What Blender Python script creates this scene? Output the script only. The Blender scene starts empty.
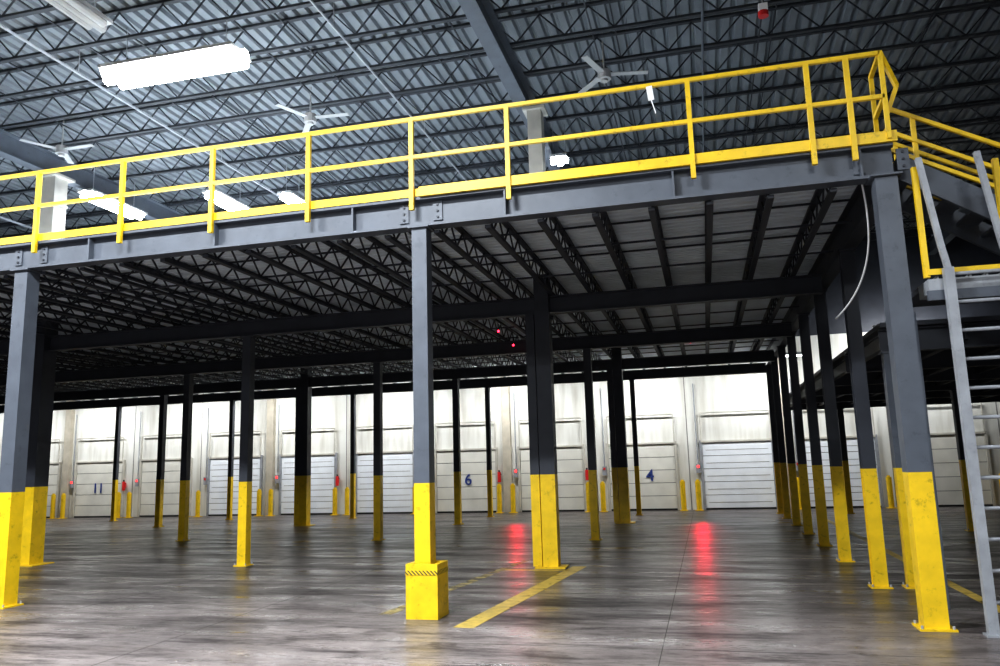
import bpy, math, random
from mathutils import Vector, Matrix
random.seed(7)
scene = bpy.context.scene
col = scene.collection

# ------------------------------------------------------------ materials
def new_mat(name, color, rough=0.6, metal=0.0, var=0.15, scale=3.0, scuff=0.0, spec=0.5):
    m = bpy.data.materials.new(name); m.use_nodes = True
    nt = m.node_tree; b = nt.nodes['Principled BSDF']
    b.inputs['Roughness'].default_value = rough
    b.inputs['Metallic'].default_value = metal
    b.inputs['Specular IOR Level'].default_value = spec
    tc = nt.nodes.new('ShaderNodeTexCoord')
    n = nt.nodes.new('ShaderNodeTexNoise'); n.inputs['Scale'].default_value = scale
    n.inputs['Detail'].default_value = 6
    nt.links.new(tc.outputs['Object'], n.inputs['Vector'])
    r = nt.nodes.new('ShaderNodeValToRGB')
    r.color_ramp.elements[0].position = 0.3; r.color_ramp.elements[1].position = 0.7
    c = color
    r.color_ramp.elements[0].color = (c[0]*(1-var), c[1]*(1-var), c[2]*(1-var), 1)
    r.color_ramp.elements[1].color = (min(1,c[0]*(1+var)), min(1,c[1]*(1+var)), min(1,c[2]*(1+var)), 1)
    nt.links.new(n.outputs['Fac'], r.inputs['Fac'])
    out = r.outputs['Color']
    if scuff:
        n2 = nt.nodes.new('ShaderNodeTexNoise'); n2.inputs['Scale'].default_value = 7; n2.inputs['Detail'].default_value = 10
        n2.inputs['Roughness'].default_value = 0.75
        nt.links.new(tc.outputs['Object'], n2.inputs['Vector'])
        r2 = nt.nodes.new('ShaderNodeValToRGB')
        r2.color_ramp.elements[0].position = 0.36; r2.color_ramp.elements[1].position = 0.44
        s = 1-scuff
        r2.color_ramp.elements[0].color = (s,s,s,1); r2.color_ramp.elements[1].color = (1,1,1,1)
        nt.links.new(n2.outputs['Fac'], r2.inputs['Fac'])
        mx = nt.nodes.new('ShaderNodeMix'); mx.data_type='RGBA'; mx.blend_type='MULTIPLY'; mx.inputs[0].default_value=1
        nt.links.new(out, mx.inputs[6]); nt.links.new(r2.outputs['Color'], mx.inputs[7]); out = mx.outputs[2]
    nt.links.new(out, b.inputs['Base Color'])
    return m

def emit_mat(name, color, strength):
    m = bpy.data.materials.new(name); m.use_nodes = True
    b = m.node_tree.nodes['Principled BSDF']
    b.inputs['Base Color'].default_value = (*color, 1)
    b.inputs['Emission Color'].default_value = (*color, 1)
    b.inputs['Emission Strength'].default_value = strength
    return m

YEL = new_mat('yellow_paint', (0.80, 0.53, 0.012), 0.45, var=0.12, scale=5, scuff=0.35)
GREY = new_mat('grey_steel_paint', (0.088, 0.100, 0.122), 0.5, var=0.12, scale=4, scuff=0.2)
DARK = new_mat('dark_shaded_steel', (0.033, 0.037, 0.048), 0.55, var=0.15)  # darkened copy of the grey paint for steel under the decks, shade in the colour
JOIST = new_mat('joist_paint', (0.03, 0.034, 0.045), 0.55)
ROOFJ = new_mat('roof_joist_paint', (0.022, 0.025, 0.032), 0.6)
DECKM = new_mat('mezz_deck_galvanised', (0.72, 0.79, 0.84), 0.5, metal=0.0, var=0.12, scale=2)
ROOFM = new_mat('roof_deck_galvanised', (0.17, 0.186, 0.205), 0.5, metal=0.0, var=0.15, scale=1)
CREAM = new_mat('cream_column_paint', (0.42, 0.40, 0.36), 0.6)
TAN = new_mat('tan_pilaster', (0.46, 0.42, 0.34), 0.7)
TRACK = new_mat('door_track', (0.50, 0.48, 0.42), 0.6)
WHITE = new_mat('door_white', (0.88, 0.92, 0.96), 0.5, var=0.04)
DOORC = new_mat('door_cream', (0.72, 0.71, 0.64), 0.6, var=0.10, scale=1.5)
GAP = new_mat('door_seam', (0.20, 0.19, 0.18), 0.7)
BLACK = new_mat('black_rubber', (0.015, 0.015, 0.015), 0.7)
LGREY = new_mat('light_grey_steel', (0.32, 0.335, 0.36), 0.45, var=0.15, scale=6, scuff=0.2)
BLUE = new_mat('blue_number_paint', (0.03, 0.06, 0.25), 0.6)
REDP = new_mat('red_paint', (0.65, 0.02, 0.02), 0.5)
PAPER = new_mat('paper', (0.85, 0.85, 0.85), 0.8, var=0.03)
FANM = new_mat('fan_white_metal', (0.36, 0.36, 0.36), 0.5, var=0.05)
LAMP = emit_mat('lamp_diffuser', (0.93, 0.96, 1.0), 28)
REDL = emit_mat('red_lamp_glow', (1.0, 0.02, 0.05), 10)
REDW = emit_mat('red_dock_signal', (1.0, 0.03, 0.03), 4)

def wall_mat():
    m = new_mat('wall_cream_concrete', (0.74, 0.74, 0.69), 0.75, var=0.07, scale=0.9)
    nt=m.node_tree; b=nt.nodes['Principled BSDF']
    src=b.inputs['Base Color'].links[0].from_socket
    tc=nt.nodes.new('ShaderNodeTexCoord'); mp=nt.nodes.new('ShaderNodeMapping'); mp.inputs['Scale'].default_value=(2.2,1,0.25)
    n=nt.nodes.new('ShaderNodeTexNoise'); n.inputs['Scale'].default_value=1.6; n.inputs['Detail'].default_value=8
    nt.links.new(tc.outputs['Object'],mp.inputs['Vector']); nt.links.new(mp.outputs['Vector'],n.inputs['Vector'])
    r=nt.nodes.new('ShaderNodeValToRGB'); r.color_ramp.elements[0].position=0.3; r.color_ramp.elements[0].color=(0.76,0.74,0.70,1)
    r.color_ramp.elements[1].position=0.55; r.color_ramp.elements[1].color=(1,1,1,1)
    nt.links.new(n.outputs['Fac'],r.inputs['Fac'])
    mx=nt.nodes.new('ShaderNodeMix'); mx.data_type='RGBA'; mx.blend_type='MULTIPLY'; mx.inputs[0].default_value=1
    nt.links.new(src,mx.inputs[6]); nt.links.new(r.outputs['Color'],mx.inputs[7]); nt.links.new(mx.outputs[2],b.inputs['Base Color'])
    return m
WALL = wall_mat()
WALLD = new_mat('side_wall_grey', (0.22, 0.22, 0.22), 0.8, var=0.1, scale=0.6)

def floor_mat():
    m = bpy.data.materials.new('worn_concrete'); m.use_nodes = True
    nt = m.node_tree; L = nt.links; b = nt.nodes['Principled BSDF']
    tc = nt.nodes.new('ShaderNodeTexCoord')
    def noise(sc, det=8, rough=0.6, stretch=None):
        n = nt.nodes.new('ShaderNodeTexNoise'); n.inputs['Scale'].default_value = sc
        n.inputs['Detail'].default_value = det; n.inputs['Roughness'].default_value = rough
        if stretch:
            mp = nt.nodes.new('ShaderNodeMapping'); mp.inputs['Scale'].default_value = stretch
            L.new(tc.outputs['Object'], mp.inputs['Vector']); L.new(mp.outputs['Vector'], n.inputs['Vector'])
        else: L.new(tc.outputs['Object'], n.inputs['Vector'])
        return n
    def ramp(n,p0,c0,p1,c1):
        r = nt.nodes.new('ShaderNodeValToRGB')
        r.color_ramp.elements[0].position = p0; r.color_ramp.elements[0].color = (*c0,1)
        r.color_ramp.elements[1].position = p1; r.color_ramp.elements[1].color = (*c1,1)
        L.new(n.outputs['Fac'], r.inputs['Fac']); return r
    def mul(a,b2):
        mx = nt.nodes.new('ShaderNodeMix'); mx.data_type = 'RGBA'; mx.blend_type = 'MULTIPLY'; mx.inputs[0].default_value = 1
        L.new(a, mx.inputs[6]); L.new(b2, mx.inputs[7]); return mx.outputs[2]
    n1 = noise(0.35); n2 = noise(9.0); n3 = noise(0.8, 9, 0.72, (0.5, 1.5, 1)); n4 = noise(2.2, 10, 0.75)
    n5 = noise(0.55, 10, 0.8, (0.45, 1.6, 1)); n6 = noise(0.9, 12, 0.85, (0.4, 2.2, 1))
    r1 = ramp(n3, 0.33, (0.175, 0.148, 0.140), 0.72, (0.30, 0.262, 0.250))
    r2 = ramp(n1, 0.35, (0.66, 0.66, 0.67), 0.62, (1.1, 1.1, 1.1))
    r4 = ramp(n4, 0.36, (0.5, 0.49, 0.48), 0.48, (1, 1, 1))
    r5 = ramp(n5, 0.42, (0.50, 0.50, 0.51), 0.56, (1.05, 1.05, 1.05))
    r6 = ramp(n6, 0.42, (0.34, 0.33, 0.34), 0.49, (1, 1, 1))
    # deck shade painted into the floor colour: darkens from the front beam inward
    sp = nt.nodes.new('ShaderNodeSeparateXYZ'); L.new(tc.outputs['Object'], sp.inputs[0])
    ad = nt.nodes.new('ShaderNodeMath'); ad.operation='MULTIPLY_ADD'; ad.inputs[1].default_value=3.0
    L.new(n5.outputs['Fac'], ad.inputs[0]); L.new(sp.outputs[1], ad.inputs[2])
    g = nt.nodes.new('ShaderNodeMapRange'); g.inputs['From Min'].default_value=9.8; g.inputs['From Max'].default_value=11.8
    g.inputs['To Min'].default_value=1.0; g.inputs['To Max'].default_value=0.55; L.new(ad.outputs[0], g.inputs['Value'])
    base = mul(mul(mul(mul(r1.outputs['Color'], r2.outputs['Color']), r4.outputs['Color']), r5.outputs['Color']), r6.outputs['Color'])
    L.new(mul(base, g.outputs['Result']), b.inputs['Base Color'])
    mr = nt.nodes.new('ShaderNodeMapRange')
    mr.inputs['From Min'].default_value = 0.38; mr.inputs['From Max'].default_value = 0.62
    mr.inputs['To Min'].default_value = 0.55; mr.inputs['To Max'].default_value = 0.17
    L.new(n6.outputs['Fac'], mr.inputs['Value']); L.new(mr.outputs['Result'], b.inputs['Roughness'])
    b.inputs['Specular IOR Level'].default_value = 0.38
    bp = nt.nodes.new('ShaderNodeBump'); bp.inputs['Strength'].default_value = 0.06
    bp.inputs['Distance'].default_value = 0.005
    L.new(n2.outputs['Fac'], bp.inputs['Height']); L.new(bp.outputs['Normal'], b.inputs['Normal'])
    return m
FLOOR = floor_mat()

def stripe_mat():
    m = bpy.data.materials.new('hazard_stripe_tape'); m.use_nodes = True
    nt = m.node_tree; L = nt.links; b = nt.nodes['Principled BSDF']
    tc = nt.nodes.new('ShaderNodeTexCoord')
    sp = nt.nodes.new('ShaderNodeSeparateXYZ'); L.new(tc.outputs['Object'], sp.inputs[0])
    a = nt.nodes.new('ShaderNodeMath'); a.operation = 'ADD'
    a2 = nt.nodes.new('ShaderNodeMath'); a2.operation = 'ADD'
    L.new(sp.outputs[0], a.inputs[0]); L.new(sp.outputs[1], a.inputs[1])
    L.new(a.outputs[0], a2.inputs[0]); L.new(sp.outputs[2], a2.inputs[1])
    mu = nt.nodes.new('ShaderNodeMath'); mu.operation = 'MULTIPLY'; mu.inputs[1].default_value = 22
    fr = nt.nodes.new('ShaderNodeMath'); fr.operation = 'FRACT'
    gt = nt.nodes.new('ShaderNodeMath'); gt.operation = 'GREATER_THAN'; gt.inputs[1].default_value = 0.55
    L.new(a2.outputs[0], mu.inputs[0]); L.new(mu.outputs[0], fr.inputs[0]); L.new(fr.outputs[0], gt.inputs[0])
    mx = nt.nodes.new('ShaderNodeMix'); mx.data_type = 'RGBA'
    mx.inputs[6].default_value = (0.8, 0.55, 0.02, 1); mx.inputs[7].default_value = (0.05, 0.04, 0.02, 1)
    L.new(gt.outputs[0], mx.inputs[0]); L.new(mx.outputs[2], b.inputs['Base Color'])
    return m
STRIPE = stripe_mat()

# ------------------------------------------------------------ mesh builder
class MB:
    def __init__(s, mats): s.v=[]; s.f=[]; s.m=[]; s.mats=mats
    def idx(s, mat):
        if mat not in s.mats: s.mats.append(mat)
        return s.mats.index(mat)
    def box(s, x0,x1,y0,y1,z0,z1, mat):
        i=len(s.v); k=s.idx(mat)
        s.v += [(x0,y0,z0),(x1,y0,z0),(x1,y1,z0),(x0,y1,z0),(x0,y0,z1),(x1,y0,z1),(x1,y1,z1),(x0,y1,z1)]
        for q in ((0,3,2,1),(4,5,6,7),(0,1,5,4),(1,2,6,5),(2,3,7,6),(3,0,4,7)):
            s.f.append(tuple(i+a for a in q)); s.m.append(k)
    def cbox(s, cx,cy,cz,sx,sy,sz,mat): s.box(cx-sx/2,cx+sx/2,cy-sy/2,cy+sy/2,cz-sz/2,cz+sz/2,mat)
    def beam(s,p,q,w,h,mat):
        p=Vector(p);q=Vector(q);d=(q-p).normalized()
        up=Vector((0,0,1)) if abs(d.z)<0.98 else Vector((0,1,0))
        r=d.cross(up).normalized(); u=r.cross(d).normalized()
        i=len(s.v);k=s.idx(mat)
        for c in (p,q):
            for a,b2 in ((-1,-1),(1,-1),(1,1),(-1,1)):
                s.v.append(tuple(c+r*(a*w/2)+u*(b2*h/2)))
        for f in ((0,1,2,3),(7,6,5,4),(0,4,5,1),(1,5,6,2),(2,6,7,3),(3,7,4,0)):
            s.f.append(tuple(i+a for a in f)); s.m.append(k)
    def tube(s,p,q,r,mat,n=10):
        p=Vector(p);q=Vector(q);d=(q-p).normalized()
        up=Vector((0,0,1)) if abs(d.z)<0.98 else Vector((0,1,0))
        a=d.cross(up).normalized(); b=a.cross(d)
        i=len(s.v);k=s.idx(mat)
        for c in (p,q):
            for j in range(n):
                t=2*math.pi*j/n
                s.v.append(tuple(c+a*(math.cos(t)*r)+b*(math.sin(t)*r)))
        for j in range(n):
            s.f.append((i+j,i+(j+1)%n,i+n+(j+1)%n,i+n+j)); s.m.append(k)
        s.f.append(tuple(i+j for j in range(n))[::-1]); s.m.append(k)
        s.f.append(tuple(i+n+j for j in range(n))); s.m.append(k)
    def make(s,name,origin=(0,0,0)):
        me=bpy.data.meshes.new(name)
        o=Vector(origin)
        me.from_pydata([tuple(Vector(v)-o) for v in s.v],[],s.f)
        for m in s.mats: me.materials.append(m)
        me.polygons.foreach_set('material_index', s.m)
        me.update()
        ob=bpy.data.objects.new(name,me); ob.location=o
        col.objects.link(ob); return ob

def ibeam(mb,axis,a0,a1,c,z0,z1,w,mat,t=0.02):
    def bx(c0,c1,zz0,zz1):
        if axis=='x': mb.box(a0,a1,c0,c1,zz0,zz1,mat)
        else: mb.box(c0,c1,a0,a1,zz0,zz1,mat)
    bx(c-w/2,c+w/2,z0,z0+t); bx(c-w/2,c+w/2,z1-t,z1); bx(c-t/2,c+t/2,z0+t,z1-t)

# ------------------------------------------------------------ room shell
XL,XR,YB,YW,H = -34.0,13.0,-6.0,27.5,9.1
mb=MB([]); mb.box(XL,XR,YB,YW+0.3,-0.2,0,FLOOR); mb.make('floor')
mb=MB([]); mb.box(XL-0.2,XR+0.2,YW,YW+0.3,0,H+0.3,WALL)
mb.box(2.9,XR,YW-0.04,YW,5.6,8.9,DARK)  # dark sheet added so the upper wall reads as unlit
mb.make('wall_back')
mb=MB([]); mb.box(XL-0.2,XL,YB,YW,0,H+0.3,WALLD); mb.make('wall_left')
mb=MB([]); mb.box(XR,XR+0.2,YB,YW,0,H+0.3,WALLD); mb.make('wall_right')
mb=MB([]); mb.box(XL,XR,YB-0.2,YB,0,H+0.3,WALLD); mb.make('wall_front')

def corrugated(name,axis,l0,l1,a0,a1,z,pitch,depth,mat,thick):
    prof=[];a=a0
    while a<a1:
        prof += [(a,z),(a+pitch*0.55,z),(a+pitch*0.68,z+depth),(a+pitch*0.87,z+depth)]
        a+=pitch
    prof.append((a1,z))
    v=[];f=[]
    for l in (l0,l1):
        for (p,zz) in prof: v.append((l,p,zz) if axis=='x' else (p,l,zz))
    n=len(prof)
    for i in range(n-1): f.append((i,i+1,n+i+1,n+i))
    b=len(v)
    for (x,y) in ((l0,a0),(l1,a0),(l1,a1),(l0,a1)):
        for zz in (z+depth+0.005, z+thick):
            v.append((x,y,zz) if axis=='x' else (y,x,zz))
    f += [(b,b+2,b+4,b+6),(b+1,b+3,b+5,b+7),(b,b+2,b+3,b+1),(b+2,b+4,b+5,b+3),(b+4,b+6,b+7,b+5),(b+6,b,b+1,b+7)]
    me=bpy.data.meshes.new(name); me.from_pydata(v,[],f); me.materials.append(mat)
    ob=bpy.data.objects.new(name,me); col.objects.link(ob); return ob
corrugated('ceiling','y',YB,YW,XL,XR,8.95,0.22,0.06,ROOFM,0.15)

def joist(mb,axis,l0,l1,c,z0,z1,panel,mat,ch=0.06,wb=0.03):
    def P(l,z): return (l,c,z) if axis=='x' else (c,l,z)
    mb.beam(P(l0,z1-ch/2),P(l1,z1-ch/2),ch*1.5,ch*0.8,mat)
    mb.beam(P(l0,z0+ch/2),P(l1,z0+ch/2),ch*1.5,ch*0.8,mat)
    n=max(2,int(round((l1-l0)/panel))); d=(l1-l0)/n
    for i in range(n):
        a=l0+i*d
        mb.beam(P(a,z1-ch),P(a+d/2,z0+ch),wb,wb,mat)
        mb.beam(P(a+d/2,z0+ch),P(a+d,z1-ch),wb,wb,mat)
mb=MB([])
y=YB+0.6
while y<YW-0.2:
    joist(mb,'x',XL,XR,y,8.42,8.95,0.8,ROOFJ,0.05,0.02)
    y+=1.0
for x in [XL+1.5+2.6*i for i in range(18)]:
    mb.beam((x,YB,8.45),(x,YW,8.45),0.022,0.022,ROOFJ)
    mb.beam((x+0.3,YB,8.90),(x+0.3,YW,8.90),0.022,0.022,ROOFJ)
mb.make('roof_joists')
for gx in (-23.2,-13.0,-2.75,7.5):
    mb=MB([]); ibeam(mb,'y',YB,YW,gx,7.97,8.42,0.24,GREY); mb.make('roof_girder')
for i,(px,pz,r) in enumerate(((-9.6,8.25,0.022),(-5.0,8.27,0.018),(0.4,8.3,0.02),(-17.0,8.25,0.03))):
    mb=MB([]); mb.tube((px,YB+.1,pz),(px,YW-.1,pz),r,LGREY if i!=2 else GREY,8)
    for k in range(8): mb.tube((px,-2+4*k,pz),(px,-2+4*k,8.9),0.008,LGREY,6)
    mb.make('sprinkler_pipe')

# ------------------------------------------------------------ mezzanine
MX0,MX1,MY0,MY1=-33.5,2.16,8.8,25.4
corrugated('mezzanine_deck','x',MX0,MX1,MY0+0.09,MY1,4.90,0.15,0.045,DECKM,0.10)
mb=MB([])
mb.box(MX0,MX1,8.86,8.88,4.62,4.96,GREY); mb.box(MX0,MX1,8.76,8.88,4.94,4.97,GREY); mb.box(MX0,MX1,8.76,8.96,4.60,4.63,GREY)
x=MX1-0.33
while x>MX0:
    mb.box(x-0.012,x+0.012,8.77,8.86,4.63,4.94,GREY)
    x-=1.98
for bx in (-3.22,-9.1,2.04):
    for dx in (-0.22,0.22):
        mb.cbox(bx+dx,8.85,4.80,0.12,0.02,0.24,GREY)
        for zz in (4.72,4.80,4.88): mb.tube((bx+dx,8.85,zz),(bx+dx,8.825,zz),0.016,DARK,6)
mb.make('mezzanine_front_beam')
mb=MB([]); ibeam(mb,'y',8.9,MY1,2.08,4.45,4.89,0.18,DARK); mb.make('mezzanine_side_beam')
for gy in (13.1,17.7,22.2,25.25):
    mb=MB([]); ibeam(mb,'x',MX0,1.97,gy,4.22,4.52,0.18,DARK); mb.make('mezzanine_girder')
mb=MB([])
x=1.55
while x>MX0+0.2:
    joist(mb,'y',8.9,MY1,x,4.53,4.89,0.55,JOIST,0.05,0.02)
    x-=0.655
for yy in (10.3,11.8,14.6,16.1,19.2,20.7,23.7):
    mb.beam((MX0,yy,4.57),(1.97,yy,4.57),0.025,0.025,JOIST)
    mb.beam((MX0,yy,4.85),(1.97,yy,4.85),0.025,0.025,JOIST)
mb.make('mezzanine_joists')

def column(x,y,ztop,w,grey,kind='tube',yz=1.5,name='support_column'):
    mb=MB([])
    def seg(z0,z1,mat):
        if kind=='tube': mb.box(x-w/2,x+w/2,y-w/2,y+w/2,z0,z1,mat)
        elif kind=='H':
            t=0.018
            mb.box(x-w/2,x+w/2,y-w/2,y-w/2+t,z0,z1,mat); mb.box(x-w/2,x+w/2,y+w/2-t,y+w/2,z0,z1,mat)
            mb.box(x-t/2,x+t/2,y-w/2+t,y+w/2-t,z0,z1,mat)
    seg(0.02,yz,YEL); seg(yz,ztop,grey)
    mb.box(x-w*0.75,x+w*0.75,y-w*0.75,y+w*0.75,0,0.02,YEL)
    for a in (-1,1):
        for b in (-1,1): mb.tube((x+a*w*0.63,y+b*w*0.63,0.02),(x+a*w*0.63,y+b*w*0.63,0.05),0.013,LGREY,6)
    mb.box(x-w*0.7,x+w*0.7,y-w*0.7,y+w*0.7,ztop-0.02,ztop,grey)
    return mb.make(name,(x,y,0))
column(-3.22,8.86,4.60,0.19,GREY); column(2.04,8.80,4.60,0.22,GREY); column(-9.2,8.9,4.60,0.22,GREY)
column(-15.1,8.9,4.60,0.22,GREY); column(-21.0,8.9,4.60,0.22,GREY)
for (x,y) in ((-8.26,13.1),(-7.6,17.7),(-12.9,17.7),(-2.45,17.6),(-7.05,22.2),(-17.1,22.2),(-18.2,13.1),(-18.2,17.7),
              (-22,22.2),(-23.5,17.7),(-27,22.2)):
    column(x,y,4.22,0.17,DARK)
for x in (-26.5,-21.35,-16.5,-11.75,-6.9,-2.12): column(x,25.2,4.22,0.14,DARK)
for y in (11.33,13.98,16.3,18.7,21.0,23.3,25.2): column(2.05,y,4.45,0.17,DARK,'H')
def bcol(x,y,w=0.28,dbl=True):
    mb=MB([])
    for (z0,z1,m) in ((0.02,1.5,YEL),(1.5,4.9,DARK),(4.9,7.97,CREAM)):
        mb.box(x-w/2,x+w/2,y-w/2,y+w/2,z0,z1,m)
        if z1<5 and dbl:
            zt=min(z1,4.22)
            mb.box(x-w/2-0.17,x-w/2-0.02,y-0.1,y+0.1,z0,zt,m)
    mb.box(x-w,x+w,y-w*0.8,y+w*0.8,0,0.02,YEL)
    mb.box(x-w*0.8,x+w*0.8,y-w*0.8,y+w*0.8,7.92,7.97,CREAM)
    mb.box(x-w*0.55,x+w*0.55,y-w*0.55,y+w*0.55,7.3,7.36,CREAM)
    mb.make('building_column',(x,y,0))
bcol(-2.56,13.1,0.25); bcol(-13.0,13.1,0.34); bcol(-2.25,22.2,0.26); bcol(-11.95,22.2,0.26); bcol(-23.2,13.1,0.3)

mb=MB([])
cx,cy=-3.20,8.86; w=0.18
mb.box(cx-w-.01,cx+w+.01,cy-w-.01,cy-w+0.04,0,0.60,YEL); mb.box(cx-w-.01,cx+w+.01,cy+w-0.04,cy+w+.01,0,0.60,YEL)
mb.box(cx-w-.01,cx-w+0.04,cy-w+.04,cy+w-.04,0,0.60,YEL); mb.box(cx+w-.04,cx+w+.01,cy-w+.04,cy+w-.04,0,0.60,YEL)
mb.box(cx-w-.015,cx+w+.015,cy-w-.015,cy-w-.01,0.48,0.53,STRIPE)
mb.box(cx+w+.01,cx+w+.015,cy-w-.015,cy+w+.01,0.48,0.53,STRIPE); mb.box(cx-w-.015,cx-w-.01,cy-w-.015,cy+w+.01,0.48,0.53,STRIPE)
mb.make('column_guard',(cx,cy,0))

# ------------------------------------------------------------ guard railing
mb=MB([])
YR=8.72
posts=[-3.29-1.41*i for i in range(1,22)]
posts=[p for p in posts if p>MX0]+[-3.29,-2.06,0.08,1.36,1.77]
for p in posts: mb.cbox(p,YR,(4.80+5.98)/2,0.055,0.05,5.98-4.80,YEL)
for z in (5.98,5.48): mb.beam((MX0,YR-0.0,z),(2.12,YR,z),0.045,0.045,YEL)
mb.box(MX0,-3.2,YR+0.03,YR+0.045,4.98,5.08,YEL)
mb.box(-3.2,2.2,YR-0.0,YR+0.045,4.97,5.09,YEL)
for (a,b) in (((2.12,YR,5.98),(2.14,9.3,5.98)),((2.12,YR,5.48),(2.14,9.3,5.48)),((2.14,9.3,6.0),(2.14,9.3,5.0)),((2.12,YR,6.0),(2.12,YR,5.0))):
    mb.beam(a,b,0.045,0.045,YEL)
mb.beam((2.12,YR,5.98),(2.26,YR+0.05,5.60),0.045,0.045,YEL)
mb.beam((2.26,YR+0.05,5.60),(2.14,YR+0.05,5.3),0.045,0.045,YEL)
mb.make('guard_railing')
mb=MB([]); mb.beam((-0.35,YR-0.03,5.96),(-0.33,YR-0.04,5.78),0.07,0.004,PAPER); mb.beam((-0.33,YR-0.04,5.78),(-0.29,YR-0.03,5.62),0.025,0.004,PAPER); mb.make('paper_tag')

# ------------------------------------------------------------ stair, landing, ladder
mb=MB([])
dxs=3.0; dzs=-0.65*dxs
for yy in (9.05,9.85):
    mb.beam((2.2,yy,4.82),(2.2+dxs,yy,4.82+dzs),0.05,0.26,GREY)
    for (h,m) in ((1.0,YEL),(0.55,YEL),(0.2,YEL)):
        mb.beam((2.15,yy-0.02,4.88+h*0.62),(2.2+dxs,yy-0.02,4.88+h*0.62+dzs*0.86),0.04,0.04,m)
    for k in range(3):
        xx=2.45+k*1.2
        mb.beam((xx,yy,4.82-0.65*(xx-2.2)),(xx,yy,4.88+0.62-0.56*(xx-2.15)),0.045,0.045,YEL)
for k in range(12):
    xx=2.35+k*0.25; mb.cbox(xx,9.45,4.86-0.65*(xx-2.2),0.24,0.78,0.03,GREY)
mb.make('mezzanine_stair')
mb=MB([])
mb.box(2.30,4.2,8.62,9.0,3.28,3.42,LGREY); mb.box(2.30,4.2,9.0,9.9,3.36,3.42,DARK)
mb.box(2.30,4.2,8.60,8.62,3.46,3.52,YEL)
for i in range(12): mb.cbox(2.4+i*0.15,9.2,3.44,0.02,1.1,0.03,LGREY)
mb.box(2.28,4.2,8.60,8.64,3.20,3.30,GREY)
for xx in (2.30,3.05,4.15):
    mb.cbox(xx,8.64,4.03,0.055,0.05,1.18,YEL)
for xx,yy in ((4.1,8.7),(4.1,9.8),(2.4,9.85)): mb.cbox(xx,yy,1.64,0.1,0.1,3.28,GREY)
mb.make('access_platform')
mb=MB([])
for xx in (2.46,3.0):
    mb.cbox(xx,8.50,1.75,0.09,0.08,3.5,LGREY)
    mb.beam((xx,8.50,3.5),(xx-0.04,8.50,3.75),0.055,0.055,LGREY)
    mb.beam((xx-0.04,8.50,3.75),(xx-0.14,8.54,4.68),0.055,0.055,LGREY)
    mb.cbox(xx,8.5,0.01,0.14,0.14,0.02,LGREY)
    mb.cbox(xx,8.56,3.38,0.05,0.08,0.05,LGREY)
for i in range(12): mb.tube((2.46,8.50,0.30+0.285*i),(3.0,8.50,0.30+0.285*i),0.018,LGREY,8)
mb.make('access_ladder')
mb=MB([])
mb.box(2.35,12.5,11.2,25.0,3.34,3.40,DARK)
for yy in (11.35,14.0,16.6,19.2,21.8,24.9): ibeam(mb,'x',2.35,12.5,yy,3.02,3.33,0.16,DARK)
for i in range(12): ibeam(mb,'y',11.2,25.0,2.5+0.85*i,3.12,3.33,0.1,DARK,0.012)
mb.make('lower_platform')
for (x,y) in ((2.45,11.35),(5.4,14.0),(5.4,19.2),(8.4,14.0),(8.4,19.2),(5.4,24.9),(8.4,24.9),(3.9,24.9)):
    column(x,y,3.02,0.16,GREY if y<12 else DARK)  # columns further back get the shaded copy of the grey
cu=bpy.data.curves.new('hanging_cable','CURVE'); cu.dimensions='3D'; cu.bevel_depth=0.011
sp=cu.splines.new('NURBS'); pts=[(1.84,8.95,4.75),(1.92,9.1,4.3),(1.98,9.5,3.95),(1.90,10.0,3.6),(1.78,10.3,3.45),(1.72,10.6,3.4)]
sp.points.add(len(pts)-1)
for p,c in zip(sp.points,pts): p.co=(*c,1)
sp.use_endpoint_u=True
ob=bpy.data.objects.new('hanging_cable',cu); cu.materials.append(PAPER); col.objects.link(ob)

# ------------------------------------------------------------ dock wall
def dock_door(cx,num,white,n):
    mb=MB([]); w=2.2; h=2.2; m=WHITE if white else DOORC
    y1=YW-0.002
    for i in range(5):
        z0=0.06+i*(h-0.06)/5; z1=z0+(h-0.06)/5-0.02
        mb.box(cx-w/2,cx+w/2,y1-0.06,y1-0.02,z0,z1,m)
        if white: mb.box(cx-w/2+0.1,cx+w/2-0.1,y1-0.065,y1-0.06,z0+0.17,z0+0.183,GAP)
    mb.box(cx-w/2,cx+w/2,y1-0.04,y1,0.0,h,GAP)
    for sx in (-1,1):
        mb.box(cx+sx*(w/2+0.05)-0.04,cx+sx*(w/2+0.05)+0.04,y1-0.1,y1,0,h+0.08,TRACK if not white else LGREY)
        mb.beam((cx+sx*(w/2+0.02),y1-0.1,h),(cx+sx*(w/2+0.02),y1-0.1,h+1.0),0.035,0.035,TRACK)
    mb.box(cx-w/2,cx+w/2,y1-0.1,y1,h,h+0.06,TRACK)
    mb.tube((cx-w/2,y1-0.12,h+1.0),(cx+w/2,y1-0.12,h+1.0),0.025,TRACK,8)
    mb.box(cx-w/2,cx+w/2,y1-0.08,y1-0.06,0,0.06,BLACK)
    d=mb.make('door_%d'%n)
    if num:
        tcu=bpy.data.curves.new('number','FONT'); tcu.body=str(num); tcu.size=0.55; tcu.extrude=0.005; tcu.offset=0.006
        t=bpy.data.objects.new('number',tcu); tcu.materials.append(BLUE); col.objects.link(t)
        off={4:0.12,6:-0.05,11:-0.28}[num]
        t.rotation_euler=(math.pi/2,0,0); t.location=(cx+off,y1-0.075,0.98); t.parent=d
n=1
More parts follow.
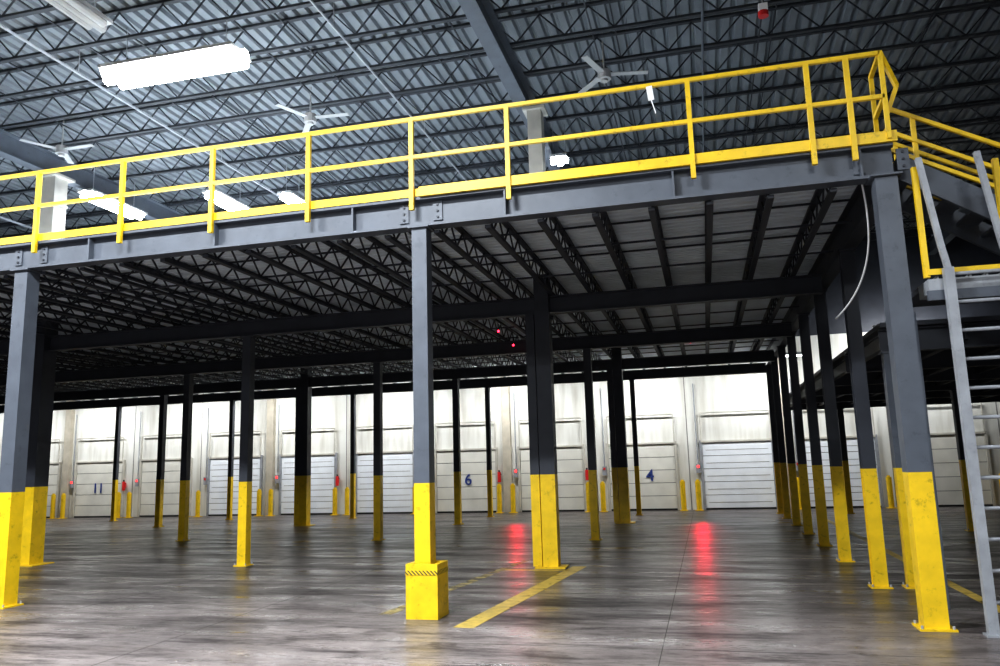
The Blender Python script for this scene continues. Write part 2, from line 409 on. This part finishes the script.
for k in range(-3,11):
    cx=1.0-3.13*k
    dock_door(cx,(k+3) if k in (1,3,8) else None,k in (0,4,5,6,-1),n); n+=1
    for sx in (-1,1):
        mb=MB([]); bx=cx+sx*1.32
        mb.tube((bx,YW-0.45,0),(bx,YW-0.45,0.95),0.085,YEL,14); mb.tube((bx,YW-0.45,0.95),(bx,YW-0.45,1.0),0.05,YEL,14)
        mb.cbox(bx,YW-0.45,0.01,0.26,0.26,0.02,YEL)
        mb.make('bollard')
    mb=MB([]); bx=cx-1.27
    mb.cbox(bx,YW-0.07,1.35,0.14,0.12,0.3,LGREY); mb.tube((bx,YW-0.06,1.5),(bx,YW-0.06,4.2),0.02,LGREY,6)
    mb.cbox(bx,YW-0.14,1.42,0.07,0.02,0.07,REDW if k in (0,2,5,7,8) else REDP)
    cb=mb.make('dock_control_box',(bx,YW-0.14,1.42))
    if k in (0,2):
        ld=bpy.data.lights.new('red_signal','SPOT'); ld.energy=85 if k==0 else 65; ld.color=(1,0.0,0.03); ld.shadow_soft_size=0.03
        ld.spot_size=math.radians(18); ld.spot_blend=0.9
        lo=bpy.data.objects.new('red_signal',ld); col.objects.link(lo); lo.parent=cb; lo.location=(0,-0.1,0)
        d=Vector((0-bx,-27,-4.0)); lo.rotation_euler=d.to_track_quat('-Z','Y').to_euler()
    if k in (2,3,5,8):
        mb=MB([]); fx=cx+1.25
        mb.tube((fx,YW-0.12,1.05),(fx,YW-0.12,1.40),0.06,REDP,12); mb.tube((fx,YW-0.12,1.40),(fx,YW-0.12,1.47),0.03,BLACK,8)
        mb.beam((fx,YW-0.12,1.45),(fx+0.08,YW-0.12,1.30),0.02,0.02,BLACK); mb.cbox(fx,YW-0.03,1.25,0.05,0.05,0.2,REDP)
        mb.make('fire_extinguisher')
i=1
for k in (8,5,2,-1,10):
    px=1.0-3.13*k-1.565
    mb=MB([]); mb.box(px-0.14,px+0.14,YW-0.2,YW,0,H-0.15,TAN); mb.make('wall_pilaster')
for k in range(-3,11):
    px=1.0-3.13*k+1.565
    mb=MB([]); mb.box(px-0.015,px+0.015,YW-0.006,YW,0,H-0.15,GAP); mb.make('trim_%d'%i); i+=1

# ------------------------------------------------------------ floor markings
def worn(name,c,thr):
    m=new_mat(name,c,0.5,var=0.25,scale=9); nt=m.node_tree; b=nt.nodes['Principled BSDF']
    n=nt.nodes.new('ShaderNodeTexNoise'); n.inputs['Scale'].default_value=5; n.inputs['Detail'].default_value=8
    tc=nt.nodes.new('ShaderNodeTexCoord'); nt.links.new(tc.outputs['Object'],n.inputs['Vector'])
    r=nt.nodes.new('ShaderNodeValToRGB'); r.color_ramp.elements[0].position=thr; r.color_ramp.elements[1].position=thr+0.14
    nt.links.new(n.outputs['Fac'],r.inputs['Fac']); nt.links.new(r.outputs['Color'],b.inputs['Alpha']); return m
WY=worn('worn_yellow_line',(0.50,0.36,0.08),0.26); WY2=worn('faded_yellow_line',(0.36,0.29,0.12),0.42)
def line(p,q,w,mat):
    mb=MB([]); mb.beam((*p,0.002),(*q,0.002),w,0.003,mat); mb.make('floor_marking')
line((-2.60,8.3),(-2.12,13.2),0.23,WY); line((-3.75,8.9),(-3.2,14),0.15,WY2); line((2.95,8.0),(2.95,24),0.13,WY); line((-3.3,12.75),(-2.2,12.75),0.12,WY)
JT=new_mat('saw_joint',(0.05,0.045,0.04),0.8)
mb=MB([])
for yy in (-1,3.3,7.6,11.9,16.2,20.5,24.8): mb.box(XL,XR,yy-0.004,yy+0.004,0,0.001,JT)
for xx in (-28,-23,-18,-13,-8,-5.5,-0.5,4.5,9.5): mb.box(xx-0.004,xx+0.004,YB,YW,0,0.001,JT)
mb.make('floor_joint_lines')

# ------------------------------------------------------------ lamps & fans
def highbay(x,y,L=2.3,along='x',on=True,energy=500,z=7.8,w=0.34,name='high_bay_light'):
    mb=MB([])
    lx,ly=(L,w) if along=='x' else (w,L)
    mb.cbox(x,y,z+0.07,lx*0.94,ly,0.05,FANM)
    for a in (-0.36,0.36):
        dx,dy=(a*L,0) if along=='x' else (0,a*L)
        mb.tube((x+dx,y+dy,z+0.1),(x+dx,y+dy,8.6),0.008,LGREY,6)
    for k,s in ((-w/3,0.12),(0,0.0),(w/3,0.12)):
        rr=w/6+0.005
        if along=='x': mb.tube((x-L/2+s,y+k,z),(x+L/2-s,y+k,z),rr,LAMP if on else FANM,10)
        else: mb.tube((x+k,y-L/2+s,z),(x+k,y+L/2-s,z),rr,LAMP if on else FANM,10)
    ob=mb.make(name,(x,y,z))
    if on and energy:
        ld=bpy.data.lights.new('lamp','AREA'); ld.shape='ELLIPSE'; ld.size=lx; ld.size_y=ly
        ld.energy=energy; ld.color=(0.90,0.95,1.0)
        lo=bpy.data.objects.new('lamp_light',ld); col.objects.link(lo); lo.parent=ob; lo.location=(0,0,-0.10)
    return ob
highbay(-7.45,9.6,2.45,w=0.55,energy=420); highbay(-12.8,14.6,1.8,'y',w=0.42,energy=350); highbay(-10.3,15.3,1.4,'y',w=0.4,energy=300); highbay(-8.8,15.6,0.8,'y',energy=150)
highbay(-2.50,15.2,0.35,energy=120)
highbay(-7.7,7.8,1.2,'y',on=False)
for (x,y,e) in ((-9,4.2,760),(-4.2,4.2,950),(3.0,-1.5,800),(-15,4,600),(-5,-3.0,560),(-20,5,500)): highbay(x,y,2.3,energy=e)
for k in range(9):
    x=-28+4.3*k; zz=4.82 if k<8 else 5.5  # last strip raised and tilted for effect, to brighten the wall above the platform
    mb=MB([]); mb.cbox(x,25.75,zz,2.4,0.12,0.08,FANM); mb.tube((x-1.15,25.80,zz-.06),(x+1.15,25.80,zz-.06),0.025,LAMP,8)
    mb.beam((x-1,25.75,zz+.02),(x-1,25.41,4.94),0.03,0.03,LGREY); mb.beam((x+1,25.75,zz+.02),(x+1,25.41,4.94),0.03,0.03,LGREY)
    ob=mb.make('dock_strip_light',(x,25.75,zz-.02))
    ld=bpy.data.lights.new('lamp','AREA'); ld.shape='RECTANGLE'; ld.size=2.3; ld.size_y=0.12; ld.energy=118; ld.color=(0.97,0.985,1.0)
    lo=bpy.data.objects.new('lamp_light',ld); col.objects.link(lo); lo.parent=ob; lo.location=(0,0.08,-0.08)
    lo.rotation_euler=(math.radians(12 if k<8 else 60),0,0)

def fan(x,y,z=8.0,rot=0.3):
    mb=MB([])
    mb.tube((x,y,z),(x,y,8.6),0.015,FANM,8); mb.tube((x,y,z-0.09),(x,y,z+0.06),0.11,FANM,16); mb.tube((x,y,z-0.13),(x,y,z-0.09),0.06,FANM,12)
    for k in range(3):
        a=rot+k*2*math.pi/3; c,s=math.cos(a),math.sin(a)
        mb.beam((x+0.1*c,y+0.1*s,z),(x+0.72*c,y+0.72*s,z),0.11,0.012,FANM)
    mb.make('ceiling_fan',(x,y,z))
fan(-6.55,12.2,8.0,0.1); fan(-1.2,12.2,8.0,0.2); fan(-11.8,12.0,8.0,0.0)
mb=MB([]); mb.cbox(1.18,10.6,7.8,0.12,0.12,0.1,PAPER); mb.tube((1.18,10.6,7.75),(1.18,10.6,7.68),0.07,REDP,12); mb.tube((1.18,10.6,7.85),(1.18,10.6,8.4),0.01,LGREY,6); mb.make('alarm_strobe')

for (x,y,z) in ((-4.07,17.2,4.35),(-3.95,15.4,4.38),(-0.17,18.6,4.35)):
    bpy.ops.mesh.primitive_uv_sphere_add(radius=0.022,segments=14,ring_count=8,location=(x,y,z))
    o=bpy.context.object; o.name='red_beacon'; o.data.materials.append(REDL)
    mb=MB([]); mb.tube((0,0,0.02),(0,0,4.55-z),0.012,DARK,6); mb.tube((0,0,0.02),(0,0,0.05),0.035,DARK,10)
    h=mb.make('mount'); h.parent=o

# ------------------------------------------------------------ world & camera
w=bpy.data.worlds.new('World'); scene.world=w; w.use_nodes=True
w.node_tree.nodes['Background'].inputs[0].default_value=(0.5,0.55,0.65,1)
w.node_tree.nodes['Background'].inputs[1].default_value=0.1

f=Vector((-.2431,.9558,.1639)).normalized(); u=Vector((.0669,-.1485,.986))
r=f.cross(u).normalized(); u=r.cross(f).normalized()
M=Matrix(((r.x,u.x,-f.x,0),(r.y,u.y,-f.y,0),(r.z,u.z,-f.z,1.7),(0,0,0,1)))
cd=bpy.data.cameras.new('camera'); cam=bpy.data.objects.new('camera',cd); col.objects.link(cam)
cam.matrix_world=M; cd.sensor_width=36; cd.lens=28.26; cd.clip_end=200
scene.camera=cam
scene.view_settings.view_transform='Standard'
try: scene.view_settings.look='Medium High Contrast'
except Exception:
    pass
scene.view_settings.exposure=0.05
